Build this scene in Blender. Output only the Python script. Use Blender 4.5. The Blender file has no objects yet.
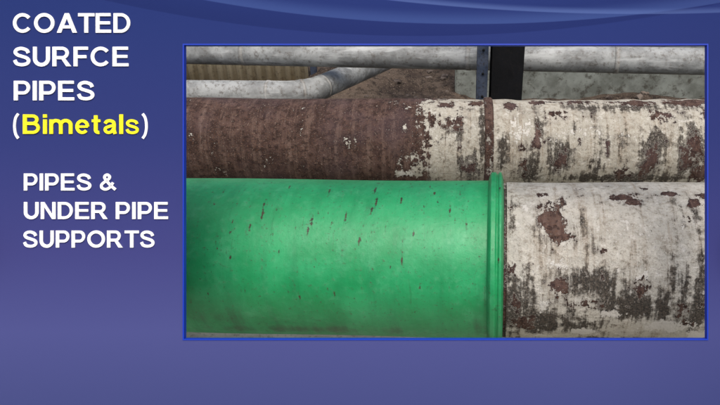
import bpy, bmesh, math, random
import numpy as np
from mathutils import Vector, Matrix
random.seed(4); rng=np.random.default_rng(4)
S=bpy.context.scene
S.view_settings.view_transform='Standard'; S.view_settings.look='None'; S.view_settings.exposure=0
COL=S.collection
def lin(c):
    r=[]
    for v in c[:3]:
        v/=255.0
        r.append(v/12.92 if v<=.04045 else ((v+.055)/1.055)**2.4)
    return (r[0],r[1],r[2],1)
CAMZ=2.2; PITCH=math.radians(30); F=623.0
# ---------------------------------------------------------------- node helper
class M:
    def __init__(s,name,rough=.8,metal=0.0,spec=.3):
        s.m=bpy.data.materials.new(name); s.m.use_nodes=True
        s.t=s.m.node_tree; s.b=s.t.nodes['Principled BSDF']
        s.b.inputs['Roughness'].default_value=rough; s.b.inputs['Metallic'].default_value=metal
        s.b.inputs['Specular IOR Level'].default_value=spec
        s.tc=s.t.nodes.new('ShaderNodeTexCoord')
    def link(s,a,b): s.t.links.new(a,b)
    def put(s,sock,v):
        if isinstance(v,(int,float,tuple)): sock.default_value=v
        else: s.link(v,sock)
    def vec(s,kind='Object',scale=(1,1,1)):
        n=s.t.nodes.new('ShaderNodeMapping'); n.inputs['Scale'].default_value=scale
        s.link(s.tc.outputs[kind],n.inputs['Vector']); return n.outputs[0]
    def noise(s,scale,detail=6,vec=None,rough=.6,dist=0):
        n=s.t.nodes.new('ShaderNodeTexNoise'); n.inputs['Scale'].default_value=scale
        n.inputs['Detail'].default_value=detail; n.inputs['Roughness'].default_value=rough
        n.inputs['Distortion'].default_value=dist
        s.link(vec if vec is not None else s.tc.outputs['Object'],n.inputs['Vector']); return n.outputs['Fac']
    def attr(s,name):
        n=s.t.nodes.new('ShaderNodeAttribute'); n.attribute_name=name; return n.outputs['Fac']
    def math(s,op,a,b=0.0,c=None):
        n=s.t.nodes.new('ShaderNodeMath'); n.operation=op
        s.put(n.inputs[0],a); s.put(n.inputs[1],b)
        if c is not None: s.put(n.inputs[2],c)
        return n.outputs[0]
    def step(s,v,lo,hi,a=0.0,b=1.0):
        n=s.t.nodes.new('ShaderNodeMapRange'); n.interpolation_type='SMOOTHSTEP'
        s.put(n.inputs[0],v); n.inputs[1].default_value=lo; n.inputs[2].default_value=hi
        n.inputs[3].default_value=a; n.inputs[4].default_value=b; return n.outputs[0]
    def mix(s,f,a,b,mode='MIX'):
        n=s.t.nodes.new('ShaderNodeMix'); n.data_type='RGBA'; n.blend_type=mode
        s.put(n.inputs[0],f); s.put(n.inputs[6],a); s.put(n.inputs[7],b); return n.outputs[2]
    def sep(s,v):
        n=s.t.nodes.new('ShaderNodeSeparateXYZ'); s.link(v,n.inputs[0]); return n.outputs
    def color(s,c): s.put(s.b.inputs['Base Color'],c)
    def bump(s,h,strength=.3,dist=.01):
        n=s.t.nodes.new('ShaderNodeBump'); n.inputs['Strength'].default_value=strength
        n.inputs['Distance'].default_value=dist; s.link(h,n.inputs['Height']); s.link(n.outputs[0],s.b.inputs['Normal'])
def wsum(m,*terms):
    o=None
    for v,w in terms:
        t=m.math('MULTIPLY',v,w); o=t if o is None else m.math('ADD',o,t)
    return o
def csum(m,base,*terms):     # base + sum w*(noise-.5)
    o=base
    for v,w in terms: o=m.math('ADD',o,m.math('MULTIPLY',m.math('SUBTRACT',v,.5),w))
    return o
# ---------------------------------------------------------------- mesh helpers
def obj(name,verts,faces,mat=None,parent=None,smooth=False):
    me=bpy.data.meshes.new(name); me.from_pydata([tuple(v) for v in verts],[],faces); me.update()
    o=bpy.data.objects.new(name,me); COL.objects.link(o)
    if mat: me.materials.append(mat)
    if smooth: me.polygons.foreach_set('use_smooth',[True]*len(me.polygons))
    if parent: o.parent=parent
    return o
def empty(name,loc=(0,0,0)):
    o=bpy.data.objects.new(name,None); COL.objects.link(o); o.location=loc; o.empty_display_size=.1; return o
def box(name,a,b,mat,parent=None,bev=.004):
    bm=bmesh.new(); bmesh.ops.create_cube(bm,size=1)
    for v in bm.verts:
        v.co=Vector([(a[i]+b[i])/2+v.co[i]*(b[i]-a[i]) for i in range(3)])
    if bev: bmesh.ops.bevel(bm,geom=bm.edges[:],offset=bev,segments=2,affect='EDGES')
    me=bpy.data.meshes.new(name); bm.to_mesh(me); bm.free()
    o=bpy.data.objects.new(name,me); COL.objects.link(o); me.materials.append(mat)
    if parent: o.parent=parent
    return o
def cyl_part(name,A,B,r,xs,na,mat,parent,blobs=None,profile=None,wob=.0,extra=None,ripple=None):
    """pipe skin between points A and B (given at two x), rings at world x list"""
    A=Vector(A);B=Vector(B); ax=(B-A).normalized()
    xs=np.array(xs); n=len(xs)
    t=(xs-A.x)/(B.x-A.x); C=np.array(A)[None]+t[:,None]*(np.array(B)-np.array(A))[None]
    side=Vector((0,0,1))-ax*ax.z; side.normalize(); yv=side.cross(ax).normalized() # points +y
    if yv.y<0: yv=-yv
    ang=np.linspace(0,2*math.pi,na,endpoint=False)
    rr=np.full((n,na),r,float)
    if profile is not None: rr+=profile(xs)[:,None]
    if ripple is not None: rr+=ripple(xs[:,None],ang[None])
    if wob:
        for k in range(6):
            fx=rng.uniform(1,9);fa=rng.integers(1,5);p,q=rng.uniform(0,6,2)
            rr+=wob/3*np.sin(xs[:,None]*fx+p+np.sin(ang[None]*fa+q))
    P=C[:,None,:]+rr[...,None]*(np.cos(ang)[None,:,None]*np.array(yv)+np.sin(ang)[None,:,None]*np.array(side))
    V=P.reshape(-1,3)
    f=[]
    for i in range(n-1):
        for j in range(na):
            k=(j+1)%na
            f.append((i*na+j,i*na+k,(i+1)*na+k,(i+1)*na+j))
    o=obj(name,V,f,mat,parent,smooth=True)
    me=o.data
    X=np.repeat(xs,na); Aa=np.tile(ang,n)
    at=me.attributes.new('unroll','FLOAT_VECTOR','POINT')
    d=np.zeros((n*na,3)); d[:,0]=X; d[:,1]=Aa*r; at.data.foreach_set('vector',d.ravel())
    for key,lst in (blobs or {}).items():
        val=np.zeros(n*na)
        if extra and key in extra: val=np.maximum(val,extra[key](X,Aa))
        for (bx,ba,sx,ss,w) in lst:
            da=(Aa-ba+math.pi)%(2*math.pi)-math.pi
            q=((X-bx)/sx)**2+((da*r)/ss)**2
            val=np.maximum(val,w*np.exp(-q)) if w>0 else val+w*np.exp(-q)
        at=me.attributes.new(key,'FLOAT','POINT'); at.data.foreach_set('value',val)
    return o
def unroll(m,scale=(1,1,1)):
    n=m.t.nodes.new('ShaderNodeAttribute'); n.attribute_name='unroll'
    p=m.t.nodes.new('ShaderNodeMapping'); p.inputs['Scale'].default_value=scale
    m.link(n.outputs['Vector'],p.inputs['Vector']); return p.outputs[0]
def tube(name,pts,r,mat,parent,na=40):
    pts=[Vector(p) for p in pts]; V=[];f=[]
    up=Vector((0,0,1))
    for i,p in enumerate(pts):
        d=(pts[min(i+1,len(pts)-1)]-pts[max(i-1,0)]).normalized()
        s=d.cross(up).normalized(); u=s.cross(d)
        for j in range(na):
            a=2*math.pi*j/na; V.append(p+r*(math.cos(a)*s+math.sin(a)*u))
    for i in range(len(pts)-1):
        for j in range(na):
            k=(j+1)%na; f.append((i*na+j,i*na+k,(i+1)*na+k,(i+1)*na+j))
    f.append(tuple(range(na))[::-1]); f.append(tuple((len(pts)-1)*na+j for j in range(na)))
    return obj(name,V,f,mat,parent,smooth=True)
# ---------------------------------------------------------------- materials
def m_green():
    m=M('weathered_green_paint',.45,0,.5)
    n1=m.noise(3.5,5); n2=m.noise(40,6); st=m.noise(1,6,unroll(m,(14,1.6,1)),.65); n3=m.noise(11,7,rough=.7)
    st3=m.noise(1,5,unroll(m,(90,5,1)),.6)
    c=m.mix(m.step(n1,.35,.65),lin((22,136,78)),lin((42,156,98)))
    c=m.mix(m.step(st,.42,.75,0,.45),c,lin((22,108,66)))
    c=m.mix(m.step(n3,.5,.72,0,.4),c,lin((82,170,122)))
    c=m.mix(m.step(n2,.5,.8,0,.35),c,lin((90,170,124)))
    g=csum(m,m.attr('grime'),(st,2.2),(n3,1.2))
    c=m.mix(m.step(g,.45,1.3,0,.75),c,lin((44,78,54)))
    c=m.mix(m.step(st3,.62,.74,0,.35),c,lin((40,84,54)))
    sp=m.noise(80,5,rough=.75); h=csum(m,m.attr('rust'),(sp,3.2),(st3,.8))
    c=m.mix(m.step(h,.2,.55,0,.5),c,lin((50,72,44)))
    rm=m.step(h,.52,.68,0,.92)
    c=m.mix(rm,c,m.mix(m.step(n2,.4,.6),lin((34,28,22)),lin((64,44,28))))
    sc=m.noise(130,3); c=m.mix(m.step(sc,.66,.74,0,.75),c,lin((44,60,36)))
    m.color(c)
    m.put(m.b.inputs['Roughness'],m.step(n2,.2,.9,.36,.6))
    m.bump(csum(m,m.math('MULTIPLY',rm,-.4),(n3,.9),(n2,.45)),.35,.007)
    return m.m
def m_peel(name,white=(186,180,166),rear=False):
    m=M(name,.85,0,.18)
    n1=m.noise(9,9,rough=.62); n2=m.noise(38,8,rough=.7); n3=m.noise(150,5,rough=.7); n0=m.noise(3.2,5)
    st=m.noise(1,8,unroll(m,(26,2.2,1)),.7); st2=m.noise(1,8,unroll(m,(60,6,1)),.7)
    rc=m.mix(m.step(n1,.38,.62),lin((54,40,37)),lin((86,67,61)))
    rc=m.mix(m.step(st,.45,.70,0,.75),rc,lin((122,101,91)))
    rc=m.mix(m.step(n2,.48,.62,0,.85),rc,lin((44,32,29)))
    rc=m.mix(m.step(n3,.5,.66,0,.6),rc,lin((106,76,58)))
    rc=m.mix(m.step(n0,.45,.65,0,.4),rc,lin((80,66,70)))
    rc=m.mix(m.step(m.noise(120,4,rough=.75),.60,.66,0,.7),rc,lin((150,134,122)))
    lo_=tuple(v*.89 for v in white)
    w=m.mix(m.step(n1,.4,.62,0,.85),lin(white),lin(lo_))
    w=m.mix(m.step(n2,.48,.64,0,.6),w,lin((134,124,108)))
    w=m.mix(m.step(st,.48,.68,0,.55),w,lin((134,113,88)))
    w=m.mix(m.step(n3,.55,.67,0,.55),w,lin((88,78,68)))
    w=m.mix(m.step(m.math('SUBTRACT',1.0,n2),.56,.66,0,.65),w,lin((214,211,204)))
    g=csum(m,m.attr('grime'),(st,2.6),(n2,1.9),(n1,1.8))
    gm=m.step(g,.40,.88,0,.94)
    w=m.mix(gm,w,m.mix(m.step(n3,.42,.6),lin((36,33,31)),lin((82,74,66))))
    ch=csum(m,m.attr('chalk'),(n2,2.2),(n1,1.8),(st2,1.0))
    w=m.mix(m.step(ch,.55,.66,0,.9),w,lin((212,209,202)))
    h=csum(m,m.attr('rust'),(n1,2.2),(n2,2.3),(st,1.4),(n3,.8))
    edge=m.step(h,.50,.55); rm=m.step(h,.56,.60)
    c=m.mix(m.math('MULTIPLY',edge,.7),w,lin((208,203,193)))
    c=m.mix(rm,c,rc)
    c=m.mix(m.math('MULTIPLY',m.step(h,.56,.62),m.step(h,.62,.74,.75,0)),c,lin((38,30,28)))
    m.color(c)
    m.bump(csum(m,m.math('MULTIPLY',rm,-.8),(n2,1.6),(n3,.8),(n1,1.6),(st,.8)),.75,.010)
    return m.m
def m_steel(name,base=(154,157,156),dirt=(86,80,74),metal=.0):
    m=M(name,.6,metal,.4)
    a=m.noise(5,7,rough=.7); b=m.noise(30,7,rough=.75); st=m.noise(2.2,5,m.vec('Object',(1,7,7)))
    c=m.mix(m.step(a,.38,.62),lin(base),lin(tuple(v*.76 for v in base)))
    c=m.mix(m.step(b,.5,.65,0,.75),c,lin(dirt)); c=m.mix(m.step(st,.5,.7,0,.6),c,lin((190,193,192)))
    m.color(c); m.bump(b,.3,.01); return m.m
def m_simple(name,c1,c2,sc=6,rough=.85,bump=.3,c3=None,sc3=60):
    m=M(name,rough,0,.2); a=m.noise(sc,8,rough=.65); b=m.noise(sc3,6,rough=.7)
    c=m.mix(m.step(a,.38,.62),lin(c1),lin(c2))
    if c3: c=m.mix(m.step(b,.5,.66,0,.75),c,lin(c3))
    m.color(c); m.bump(wsum(m,(a,.6),(b,.4)),bump,.02); return m.m
G=m_green(); PEEL=m_peel('peeling_white_paint',(198,194,183)); PEELR=m_peel('rusted_pipe_with_flaking_white_paint',(184,179,166),True)
ZINC=m_steel('galvanised_cladding'); ZINC2=m_steel('cladding_band',(168,168,164),(110,100,90))
DARK=m_simple('dark_painted_steel',(8,9,12),(14,15,19),8,.7,.15,(24,22,22))
POST=m_simple('blue_grey_steel',(52,62,80),(72,80,96),9,.6,.15,(44,38,34))
CONC=m_simple('stained_concrete',(138,144,138),(104,108,102),3,.9,.3,(66,62,55),14)
PALE=m_simple('pale_concrete',(188,184,168),(160,158,146),4,.9,.3,(130,126,112),40)
CREAM=m_simple('cream_painted_sheet',(236,226,192),(220,208,172),3,.7,.1,(184,170,140),25)
# ---------------------------------------------------------------- front pipe
def centre(px,py_top,py_bot,r):
    a=math.atan((202.5-py_top)/F); b=math.atan((202.5-py_bot)/F)
    d=r/math.sin((a-b)/2); c=(a+b)/2; el=PITCH-c
    return Vector(((px-445)/F*d*math.cos(c), d*math.cos(el), CAMZ-d*math.sin(el)))
RF=.30; FL=centre(184,178.5,331,RF); FR=centre(707,182,346,RF)
RR=.25; RL=centre(184,98,187,RR); RRt=centre(707,100,190,RR)
def FB(px,py,sx,sy,w=1.0):    # spot measured on the front pipe -> metres along / angle round
    d=math.asin(max(-1,min(1,(260-py)/80))); dep=2.40-RF*math.cos(d)
    return ((px-445)/F*dep, math.radians(145.2)-d, sx*.0034, sy*.0034, w)
def RB(px,py,sx,sy,w=1.0):
    d=math.asin(max(-1,min(1,(143.5-py)/45))); dep=3.53-RR*math.cos(d)
    return ((px-445)/F*dep, math.radians(155.4)-d, sx*.0054, sy*.0054, w)
fp=empty('large_coated_pipe')
xf=.168; xe=xf+.048
rg=[FB(377,195,1.4,8),FB(380,206,1.1,9),FB(376,215,1.2,7),FB(365,245,1.3,4),FB(315,228,1.6,7),FB(312,236,1.2,5),FB(264,212,1.0,6),FB(263,222,1.1,7),
    FB(251,234,1.1,4),FB(405,205,1.1,6),FB(438,198,1.0,4),FB(350,222,1.0,5),FB(420,238,1.0,4),FB(330,197,1.0,6),FB(409,262,1.1,4),FB(288,192,1.0,4),FB(455,215,1.0,5),FB(232,262,1.2,2)]
for i in range(80):
    rg.append(FB(rng.uniform(190,490),186+rng.uniform(0,1)**1.6*125,rng.uniform(.5,.9),rng.uniform(1,4),rng.uniform(.4,.85)))
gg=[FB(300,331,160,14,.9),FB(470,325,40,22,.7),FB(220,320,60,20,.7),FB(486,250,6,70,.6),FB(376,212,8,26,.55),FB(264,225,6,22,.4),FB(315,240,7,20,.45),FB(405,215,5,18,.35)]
xs=list(np.linspace(-4,-1.1,12))+list(np.linspace(-1.09,xf,420))
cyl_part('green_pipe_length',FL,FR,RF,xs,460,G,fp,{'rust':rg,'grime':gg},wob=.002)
xs=np.linspace(xf-.004,xe+.004,28)
def prof(x):
    t=(x-(xf-.004))/(xe-xf+.008)
    p=.033*np.clip(np.minimum(t*.8,1-t)*6,0,1)**.6
    return p-.008*np.exp(-((t-.6)/.08)**2)-.002
cyl_part('collar',FL,FR,RF,xs,300,G,fp,{'rust':[FB(503,200,1,3,.9),FB(505,260,1,4,.9),FB(505,182,1.5,2,.9),FB(502,300,1,3,.8)],'grime':[FB(503,330,30,30,.9),FB(509,250,2,90,.7)]},profile=prof,wob=.003)
xs=np.linspace(xe-.003,xe+.022,10)
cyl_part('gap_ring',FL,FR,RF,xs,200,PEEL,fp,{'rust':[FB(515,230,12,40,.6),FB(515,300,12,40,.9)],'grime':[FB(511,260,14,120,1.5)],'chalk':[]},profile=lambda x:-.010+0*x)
rw=[FB(560,206,20,15,.8),FB(558,224,15,20,1.0),FB(566,240,12,10,.8),FB(548,198,10,8,.9),FB(622,200,17,8,1),FB(632,205,10,7,.9),FB(564,283,10,7,.9),FB(668,196,10,6,.9),
    FB(643,190,7,5,.8),FB(692,206,10,8,1),FB(699,199,9,6,.9),FB(688,221,8,8,.7),FB(521,266,7,12,.8),FB(522,300,8,16,.9),FB(526,318,14,14,1.0),FB(515,212,4,10,.7),FB(596,214,6,6,.6),
    FB(645,285,14,10,.6),FB(590,300,18,10,.6),FB(680,300,12,16,.65),FB(704,280,10,24,.7),FB(610,250,6,5,.5),FB(650,232,8,5,.45),FB(585,190,12,4,.6),FB(540,262,8,6,.5)]
gw=[FB(560,318,60,24,1.1),FB(640,300,60,24,1.1),FB(695,285,30,50,1.1),FB(522,300,26,48,1.15),FB(600,280,40,18,.85),FB(517,215,8,36,.7),FB(560,225,30,36,.55),FB(620,335,120,12,1),FB(690,215,22,30,.65),FB(625,205,30,16,.55),FB(630,252,80,24,.3)]
cw=[FB(655,318,36,12,.85),FB(585,326,20,8,.85),FB(545,332,16,6,.85),FB(690,326,20,10,.85),FB(612,308,16,7,.75),FB(560,262,35,8,.55),FB(545,300,10,14,.55),FB(640,270,20,10,.5),FB(640,230,60,20,.35),FB(530,215,12,14,.45)]
xs=list(np.linspace(xe+.015,1.3,330))+list(np.linspace(1.35,4,12))
cyl_part('white_pipe_length',FL,FR,RF-.003,xs,460,PEEL,fp,{'rust':rw,'grime':gw,'chalk':cw},wob=.004)
# ---------------------------------------------------------------- rear pipe
rp=empty('rusty_pipe')
xr=(485-445)/F*3.35; xr2=xr+.045
rr=[RB(455,120,10,18,.9),RB(448,106,16,9,.95),RB(475,104,12,7,.95),RB(428,112,8,10,.7),RB(470,165,9,12,.7),RB(459,142,6,12,.6),RB(436,150,6,8,.55)]
xs=list(np.linspace(-4.5,-1.5,12))+list(np.linspace(-1.48,xr,360))
def edgef(X,A):
    u=np.clip((A-math.radians(65.4))/math.radians(150),0,1)     # 0 crown .. 1 underside
    x0=-.130+.10*(1-u)-.02*np.sin(u*9)+.02*np.sin(u*23)
    return 1.15/(1+np.exp((X-x0)/.065))
grm=[RB(420,178,30,7,.8),RB(455,130,14,26,.9),RB(470,165,16,18,.95),RB(440,155,16,24,.5),RB(482,130,5,50,.9),RB(450,108,30,8,.7)]
cyl_part('brown_pipe_length',RL,RRt,RR,xs,300,PEELR,rp,{'rust':rr+[RB(405,172,11,5,-.9)],'grime':grm,'chalk':[RB(405,172,12,5,1.0),RB(425,140,12,25,.5)]},wob=.003,extra={'rust':edgef})
cyl_part('joint_band',RL,RRt,RR,np.linspace(xr-.004,xr2,16),160,PEELR,rp,{'rust':[(xr+.02,2.7,.3,9,.85)],'grime':[(xr+.02,2.7,.3,9,1.0)],'chalk':[]},profile=lambda x:.012*np.clip(np.minimum((x-xr+.004),(xr2-x))*120,0,1)**.5-.001)
r2=[RB(540,102,20,8,.95),RB(580,101,26,8,.95),RB(630,102,34,9,1),RB(685,102,30,10,1),RB(510,106,9,9,.8),RB(560,114,18,14,.75),RB(655,116,20,12,.75),RB(700,116,12,12,.8),RB(604,150,7,20,.75),RB(650,158,10,22,.85),RB(690,150,12,26,.85),RB(560,166,9,16,.75),RB(525,160,8,18,.7),RB(620,170,14,12,.85),RB(700,170,14,16,.85),RB(580,140,6,14,.6),RB(537,140,6,16,.55)]
g2=[RB(560,160,14,32,1),RB(600,155,13,34,1),RB(650,152,15,38,1.1),RB(690,148,18,42,1.1),RB(620,175,95,9,1.1),RB(530,165,12,26,1),RB(500,150,8,36,1),RB(620,107,95,10,.9),RB(575,125,8,20,.7),RB(540,125,9,20,.7),RB(610,140,110,50,.3)]
xs=list(np.linspace(xr2-.005,2.15,420))+list(np.linspace(2.2,5,12))
def rip(x,a):
    return .0035*np.abs(np.sin(x*math.pi/.21+.25*np.sin(a*3)+.5*np.sin(x*5)))-.003+.002*np.sin(x*37+2*np.sin(a*2))
cyl_part('flaking_pipe_length',RL,RRt,RR,xs,300,PEELR,rp,{'rust':r2,'grime':g2,'chalk':[RB(580,133,50,10,.5),RB(520,130,16,18,.6)]},wob=.003,ripple=rip)
for i,x in enumerate((-2.6,2.9)):
    s=empty('pipe_support')
    for nm,A,B,r in (('front',FL,FR,RF),('rear',RL,RRt,RR)):
        t=(x-A.x)/(B.x-A.x); c=A+(B-A)*t; w=r*1.1; n=24
        V=[];fc=[]
        prof2=[(-w,0),(w,0),(w,c.z-.02)]+[((r+.003)*math.cos(q),c.z+(r+.003)*math.sin(q)) for q in np.linspace(-.06,-math.pi+.06,n)]+[(-w,c.z-.02)]
        for xx in (x-.12,x+.12):
            for (yy,zz) in prof2: V.append((xx,c.y+yy,zz))
        k=len(prof2)
        fc=[tuple(range(k))[::-1],tuple(range(k,2*k))]+[(j,(j+1)%k,k+(j+1)%k,k+j) for j in range(k)]
        obj('saddle_'+nm,V,fc,PALE,s)
# ---------------------------------------------------------------- galvanised pipes
gp=empty('galvanised_pipe')
a=Vector((-2.0,4.60,.846)); b=Vector((1.8,4.02,.950)); d=b-a
P=lambda t:a+d*t
tube('pipe_run',[P(t) for t in np.linspace(-.8,1.8,60)],.088,ZINC,gp)
for t in (-.5,-.15,.14,.57,.83,1.2,1.5):
    tube('joint_band',[P(t-.004),P(t+.004)],.0905,ZINC2,gp)
ep=empty('galvanised_pipe')
pts=[(-4.5,4.30,.65),(-3,4.28,.652),(-2,4.25,.655),(-1.25,4.22,.66)]
c0=Vector((-1.20,4.22+.32,.66))
for q in np.linspace(0,1,9)[1:]:
    an=-math.pi/2+q*math.radians(66)
    pts.append((c0.x+.32*math.cos(an),c0.y+.32*math.sin(an),.66-.02*q))
l=Vector(pts[-1]); dd=Vector((math.cos(math.radians(66)),math.sin(math.radians(66)),-.07))
end=l+dd*1.5
tube('elbowed_run',pts+[l+dd*.3,l+dd*.7,l+dd*1.2,end],.088,ZINC,ep)
for i in (1,3,7,11):
    q=Vector(pts[i]); q0=Vector(pts[max(i-1,0)])
    u=(q-q0).normalized(); tube('seam_band',[q-u*.01,q+u*.01],.091,ZINC2,ep)
# ---------------------------------------------------------------- steel column and slim post
sc=empty('steel_column')
cx0,cx1,cy=.289,.485,3.83
box('front_flange',(cx0,cy-.09,0),(cx1,cy-.075,3),DARK,sc,.002)
box('rear_flange',(cx0,cy+.075,0),(cx1,cy+.09,3),DARK,sc,.002)
box('web',((cx0+cx1)/2-.006,cy-.0745,0),((cx0+cx1)/2+.006,cy+.0745,3),DARK,sc,0)
box('base_plate',(cx0-.08,cy-.17,-.02),(cx1+.08,cy+.17,.02),DARK,sc,.003)
sp=empty('slim_post')
box('leg',(.20,3.78,0),(.206,3.85,2.6),POST,sp,.001); box('face',(.2065,3.78,0),(.268,3.786,2.6),POST,sp,.001)
for z in (.8,.95,1.1): 
    tube('bolt',[(.237,3.77,z),(.237,3.78,z+.0001)],.008,DARK,sp,6)
# ---------------------------------------------------------------- corrugated fence, concrete wall
xsn=np.arange(-7,-1.40,.0125); V=[];fc=[]
for x in xsn:
    y=6.25+.010*math.tanh(2.0*math.sin(x*2*math.pi/.1))
    V+=[(x,y,0),(x,y,1.25)]
for i in range(len(xsn)-1): fc.append((2*i,2*i+2,2*i+3,2*i+1))
cf=empty('corrugated_fence'); o=obj('sheeting',V,fc,CREAM,cf,True)
sm=o.modifiers.new('s','SOLIDIFY'); sm.thickness=.002
box('top_rail',(-7,6.18,1.25),(-1.4,6.32,1.30),POST,cf)
for x in (-6.9,-5,-3.2,-1.37): box('fence_post',(x-.03,6.29,0),(x+.03,6.35,1.245),POST,cf)
cw_=empty('concrete_wall')
box('wall',(.1,5.95,-.1),(8,6.15,1.1),CONC,cw_,.01)
box('coping',(.07,5.92,1.1015),(8,6.18,1.16),PALE,cw_,.01)
# ---------------------------------------------------------------- ground
def axis(lo,hi,f0,f1,st):
    L=list(np.arange(f0,f1,st)); a=f0;s=st
    while a>lo: s*=1.5;a-=s;L.insert(0,a)
    a=f1;s=st
    while a<hi: L.append(a);a+=s;s*=1.5
    return np.array(L)
gx=axis(-200,200,-4,4,.05); gy=axis(-200,250,2.9,9,.05)
from mathutils import noise as mn
V=[]
def gh(x,y):
    h=0
    h+=.30*math.exp(-((x+.25)/.75)**2-((y-7.3)/.8)**2)
    h+=.20*math.exp(-((x+1.0)/.4)**2-((y-6.3)/.5)**2)
    h+=.10*math.exp(-((x-1.9)/.5)**2-((y-5.8)/.2)**2)
    near=1/(1+((abs(x)+abs(y-5))/12)**4)
    n=mn.fractal(Vector((x*1.5,y*1.5,0)),1,2,5)*(.09 if x<.1 else .09-.06*min(1,(x-.1)/.3))+mn.fractal(Vector((x*9,y*9,3)),1,2,3)*.02
    k=min(1,max(0,(y-3.6)/.6))
    return (h+n*near)*k-.012*(1-k)
for y in gy:
    for x in gx: V.append((x,y,gh(x,y)-(.04*min(1,max(0,(x-.1)/.3))*min(1,max(0,y-4)))*(1 if x<6 else 0)))
nx=len(gx)
fc=[(j*nx+i,j*nx+i+1,(j+1)*nx+i+1,(j+1)*nx+i) for j in range(len(gy)-1) for i in range(nx-1)]
mg=M('brown_dirt',.95,0,.15); a1=mg.noise(1.7,8); b1=mg.noise(12,8,rough=.75); c1=mg.noise(70,4)
c=mg.mix(mg.step(a1,.38,.62),lin((70,60,54)),lin((106,93,82))); c=mg.mix(mg.step(b1,.45,.62,0,.8),c,lin((42,36,33)))
c=mg.mix(mg.step(c1,.56,.66,0,.7),c,lin((138,126,112))); mg.color(c); mg.bump(wsum(mg,(b1,.7),(c1,.3)),.9,.08)
obj('ground',V,fc,mg.m,None,True)
box('concrete_slab',(-8,.2,-.1),(8,3.5,.03),PALE,None,.01)
V=[];fc=[]
for i in range(420):
    x=rng.uniform(-2.2,3);y=rng.uniform(4.2,8.2);s=rng.uniform(.008,.045)
    if y>5.85 and x>.05: y=rng.uniform(4.6,5.85)
    off=-.03 if x>.2 else 0
    bm=bmesh.new(); bmesh.ops.create_icosphere(bm,subdivisions=1,radius=s); k=len(V)
    for v in bm.verts: V.append((x+v.co.x*rng.uniform(.8,1.5),y+v.co.y*rng.uniform(.8,1.5),gh(x,y)+off+v.co.z*rng.uniform(.5,.9)))
    bm.verts.index_update()
    for f in bm.faces: fc.append(tuple(v.index+k for v in f.verts))
    bm.free()
obj('stones',V,fc,m_simple('stone',(110,100,92),(60,52,48),8))
# ---------------------------------------------------------------- title board (leaning board with a window onto the pipes)
D=1.72; k=D/F
bd=empty('presentation_board')
ca,sa=math.cos(PITCH),math.sin(PITCH)
org=Vector((0,D*ca,CAMZ-D*sa))
Rm=Matrix(((1,0,0),(0,sa,-ca),(0,ca,sa)))
bd.matrix_world=Matrix.Translation(org)@Rm.to_4x4()
L=lambda gx_,gy_,z=0:((gx_-445)*k,(202.5-gy_)*k,z)
def ring(name,o,i,z0,z1,mat):
    ox0,oy0,ox1,oy1=o; ix0,iy0,ix1,iy1=i
    V=[]
    for z in (z1,z0):
        V+=[L(ox0,oy1,z),L(ox1,oy1,z),L(ox1,oy0,z),L(ox0,oy0,z),L(ix0,iy1,z),L(ix1,iy1,z),L(ix1,iy0,z),L(ix0,iy0,z)]
    fc=[]
    for j in range(4):
        n=(j+1)%4
        fc+=[(j,n,4+n,4+j),(8+n,8+j,12+j,12+n),(n,j,8+j,8+n),(4+j,4+n,12+n,12+j)]
    return obj(name,V,fc,mat,bd)
mb=M('printed_blue_panel',.8,0,.05)
s=mb.sep(mb.vec('Object'))
gxn=mb.math('ADD',mb.math('DIVIDE',s[0],k),445.0); gyn=mb.math('SUBTRACT',202.5,mb.math('DIVIDE',s[1],k))
cr=mb.t.nodes.new('ShaderNodeValToRGB'); mb.link(mb.math('DIVIDE',gyn,405.0),cr.inputs[0])
els=cr.color_ramp.elements; els[0].position=0; els[0].color=lin((36,50,104)); els[1].position=1; els[1].color=lin((62,68,116))
for p_,c_ in ((.35,(46,54,108)),(.62,(60,62,116)),(.82,(70,74,126))):
    e=els.new(p_); e.color=lin(c_)
c=cr.outputs[0]
def curve(cx,top,aa): 
    q=mb.math('SUBTRACT',gxn,cx); return mb.math('SUBTRACT',top,mb.math('MULTIPLY',mb.math('MULTIPLY',q,q),aa))
def arc_band(c,cx,top,aa,col,wid,amt):
    d1=mb.math('SUBTRACT',gyn,curve(cx,top,aa))
    return mb.mix(mb.math('MULTIPLY',mb.step(d1,-.6,.6,1,0),mb.step(d1,-wid,-1,0,amt)),c,lin(col))
c=arc_band(c,420,36,.00036,(26,36,84),40,.5)
c=arc_band(c,470,24,.00034,(64,84,140),16,.55)
c=arc_band(c,640,14,.00022,(86,106,160),7,.5)
c=mb.mix(mb.step(gxn,560,760,0,.25),c,lin((34,40,88)))
mb.color(c)
ring('panel',(-30,-22,750,432),(184,45,707,339),-.012,0,mb.m)
mt=M('blue_trim',.5,0,.3); mt.color(lin((10,50,170)))
ring('window_trim',(182.9,43.9,708.1,340.1),(184.2,45.2,706.8,338.8),-.014,.002,mt.m)
WH=M('white_lettering',.8,0,.05); WH.color((.93,.93,.93,1)); YE=M('yellow_lettering',.8,0,.05); YE.color((.93,.84,.03,1))
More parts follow.
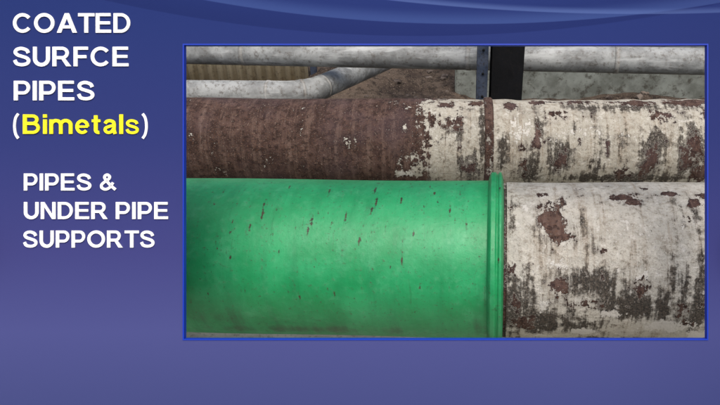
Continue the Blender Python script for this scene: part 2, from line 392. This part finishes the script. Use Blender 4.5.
# --- bold grotesque letters cut from flat stock (cap height 1)
def arc(cx,cy,rx,ry,a0,a1,n=22):
    return [(cx+rx*math.cos(math.radians(a0+(a1-a0)*i/n)),cy+ry*math.sin(math.radians(a0+(a1-a0)*i/n))) for i in range(n+1)]
def smooth(p,n=8):
    out=[]; q=[p[0]]+list(p)+[p[-1]]
    for i in range(1,len(q)-2):
        a_,b_,c_,d_=[np.array(z) for z in q[i-1:i+3]]
        for t in np.linspace(0,1,n,endpoint=False):
            out.append(tuple(.5*((2*b_)+(-a_+c_)*t+(2*a_-5*b_+4*c_-d_)*t*t+(-a_+3*b_-3*c_+d_)*t**3)))
    out.append(p[-1]); return out
def R(x0,y0,x1,y1): return ('p',[(x0,y0),(x1,y0),(x1,y1),(x0,y1)])
def Q(*p): return ('p',list(p))
def K(path,w=.19): return ('s',path,w)
Sp=[(.74,.68),(.66,.83),(.42,.915),(.20,.86),(.12,.72),(.22,.59),(.44,.51),(.67,.42),(.76,.28),(.68,.14),(.44,.08),(.19,.14),(.09,.32)]
GL={'C':(.94,[K(arc(.49,.5,.40,.42,38,322),.17)]),
'O':(1.02,[K(arc(.51,.5,.42,.42,0,360,40),.175)]),
'A':(1.0,[Q((0,0),(.21,0),(.605,1),(.395,1)),Q((1.0,0),(.79,0),(.395,1),(.605,1)),R(.22,.22,.78,.375)]),
'T':(.82,[R(0,.84,.82,1),R(.315,0,.505,.839)]),
'E':(.77,[R(0,0,.19,1),R(.19,0,.77,.155),R(.19,.43,.72,.58),R(.19,.845,.75,1)]),
'F':(.70,[R(0,0,.19,1),R(.19,.415,.62,.57),R(.19,.845,.70,1)]),
'D':(.85,[R(0,0,.19,1),K([(.18,.92)]+arc(.37,.5,.385,.42,90,-90)+[(.18,.08)],.16)]),
'P':(.79,[R(0,0,.19,1),K([(.18,.92)]+arc(.45,.65,.25,.27,90,-90)+[(.18,.38)],.16)]),
'R':(.90,[R(0,0,.19,1),K([(.18,.92)]+arc(.47,.68,.24,.24,90,-90)+[(.18,.44)],.16),Q((.40,.43),(.57,.46),(.90,0),(.67,0))]),
'U':(.82,[K([(.095,1),(.095,.42)]+arc(.41,.39,.315,.31,180,360)+[(.725,.42),(.725,1)],.185)]),
'I':(.19,[R(0,0,.19,1)]),
'N':(.82,[R(0,0,.18,1),R(.64,0,.82,1),Q((.02,1),(.19,1),(.80,0),(.63,0))]),
'S':(.85,[K(smooth(Sp),.165)]),
'B':(.85,[R(0,0,.19,1),K([(.18,.92)]+arc(.46,.73,.215,.19,90,-90)+[(.18,.54)],.155),K([(.18,.53)]+arc(.48,.305,.26,.225,90,-90)+[(.18,.08)],.155)]),
'i':(.185,[R(0,0,.185,.74),R(0,.83,.185,1)]),
'l':(.185,[R(0,0,.185,1)]),
'm':(1.12,[R(0,0,.175,.74),K(arc(.325,.45,.225,.23,170,0)+[(.55,0)],.17),K(arc(.79,.45,.235,.23,170,0)+[(1.025,0)],.17)]),
'e':(.68,[K(arc(.34,.37,.255,.30,0,318,26),.155),R(.12,.315,.61,.43)]),
't':(.42,[R(.1,.2,.28,.95),R(0,.60,.41,.74),K([(.19,.22)]+arc(.335,.2,.145,.125,180,280),.17)]),
'a':(.66,[K(smooth([(.10,.53),(.18,.64),(.33,.675),(.48,.62),(.53,.48),(.53,.2),(.58,0)]),.16),K(smooth([(.5,.43),(.30,.38),(.13,.30),(.11,.17),(.23,.07),(.40,.11),(.5,.26)]),.145)]),
's':(.62,[K(smooth([(x*.74,y*.745) for x,y in Sp]),.14)]),
'(':(.36,[K(smooth([(.30,1.03),(.15,.8),(.09,.40),(.15,0),(.30,-.23)]),.14)]),
')':(.36,[K(smooth([(.06,1.03),(.21,.8),(.27,.40),(.21,0),(.06,-.23)]),.14)]),
'&':(.98,[K(smooth([(.92,.05),(.60,.34),(.34,.66),(.30,.82),(.44,.925),(.58,.82),(.54,.68),(.30,.50),(.13,.34),(.14,.16),(.34,.07),(.58,.17),(.78,.46)]),.155)]),
' ':(.22,[])}
def text(body,x0,x1,ytop,ybase,mat,name='lettering'):
    adv=[];X=0
    for ch in body:
        adv.append(X); X+=GL[ch][0]+(.06 if ch in 'AT' else .12)
    tot=X-.12; sx=(x1-x0)/tot; sy=(ybase-ytop)
    V=[];fc=[]
    T=lambda x,y,z:L(x0+x*sx,ybase-y*sy,z)
    for ch,ax_ in zip(body,adv):
        for j,g in enumerate(GL[ch][1]):
            zt=.0032+.00025*j
            if g[0]=='p':
                n=len(g[1]); b0=len(V)
                ar=sum(g[1][i][0]*g[1][(i+1)%n][1]-g[1][(i+1)%n][0]*g[1][i][1] for i in range(n))
                pl=g[1] if ar>0 else g[1][::-1]
                for z in (zt,.0005): V+=[T(x+ax_,y,z) for x,y in pl]
                fc.append(tuple(range(b0,b0+n))); fc+=[(b0+(i+1)%n,b0+i,b0+n+i,b0+n+(i+1)%n) for i in range(n)]
            else:
                p=[np.array(q) for q in g[1]]; w=g[2]/2; n=len(p); b0=len(V)
                closed=np.linalg.norm(p[0]-p[-1])<1e-6
                for i in range(n):
                    pa=p[i-1] if i>0 else (p[-2] if closed else p[0]); pb=p[i+1] if i<n-1 else (p[1] if closed else p[-1])
                    d_=(pb-pa)/np.linalg.norm(pb-pa); nn=np.array((-d_[1],d_[0]))*w
                    l_=p[i]+nn; r_=p[i]-nn
                    V+=[T(l_[0]+ax_,l_[1],zt),T(r_[0]+ax_,r_[1],zt),T(l_[0]+ax_,l_[1],.0005),T(r_[0]+ax_,r_[1],.0005)]
                for i in range(n-1):
                    a_=b0+4*i;b_=a_+4
                    fc+=[(a_,a_+1,b_+1,b_),(a_+2,a_,b_,b_+2),(a_+1,a_+3,b_+3,b_+1)]
                if not closed:
                    e=b0+4*(n-1); fc+=[(b0,b0+2,b0+3,b0+1),(e,e+1,e+3,e+2)]
    return obj(name,V,fc,mat.m,bd)
text('COATED',13.5,131,13.5,33,WH); text('SURFCE',13.5,129,47,66.5,WH); text('PIPES',14.5,95,81,100.5,WH)
text('(',13.5,20,114.5,134,WH); text('Bimetals',23.5,139,114.5,134,YE); text(')',142,148.5,114.5,134,WH)
text('PIPES &',24.5,117,173.5,190.5,WH); text('UNDER PIPE',24.5,168.5,202,219,WH); text('SUPPORTS',23.5,155,230.5,247.5,WH)
bpy.context.view_layer.update()
for gx_ in (-20,742):
    p=bd.matrix_world@Vector(L(gx_,300,-.03)); 
    leg=box('leg',(p.x-.02,p.y-.02,0),(p.x+.02,p.y+.02,p.z+.25),POST,None,.002)
    leg.parent=bd; leg.matrix_parent_inverse=bd.matrix_world.inverted()
# ---------------------------------------------------------------- light
w=bpy.data.worlds.new('World'); S.world=w; w.use_nodes=True; nt=w.node_tree
sky=nt.nodes.new('ShaderNodeTexSky'); sky.sky_type='NISHITA'; sky.sun_disc=False
EL=math.radians(66); AZ=math.radians(165)   # hazy sun behind the viewer, to the right
sky.sun_elevation=EL; sky.sun_rotation=AZ; sky.dust_density=6; sky.air_density=1
nt.links.new(sky.outputs[0],nt.nodes['Background'].inputs[0]); nt.nodes['Background'].inputs[1].default_value=.15
ld=bpy.data.lights.new('sun','SUN'); ld.energy=2.3; ld.angle=math.radians(45); ld.color=(1,.97,.92)
lo=bpy.data.objects.new('sun',ld); COL.objects.link(lo)
dv=Vector((math.sin(AZ)*math.cos(EL),math.cos(AZ)*math.cos(EL),math.sin(EL)))
lo.rotation_euler=dv.to_track_quat('Z','Y').to_euler()
# ---------------------------------------------------------------- camera
cd=bpy.data.cameras.new('camera'); co=bpy.data.objects.new('camera',cd); COL.objects.link(co)
co.location=(0,0,CAMZ); co.rotation_euler=(math.pi/2-PITCH,0,0)
cd.sensor_width=36; cd.lens=36*F/720; cd.shift_x=-85/720; cd.clip_end=1000; cd.clip_start=.05
S.camera=co
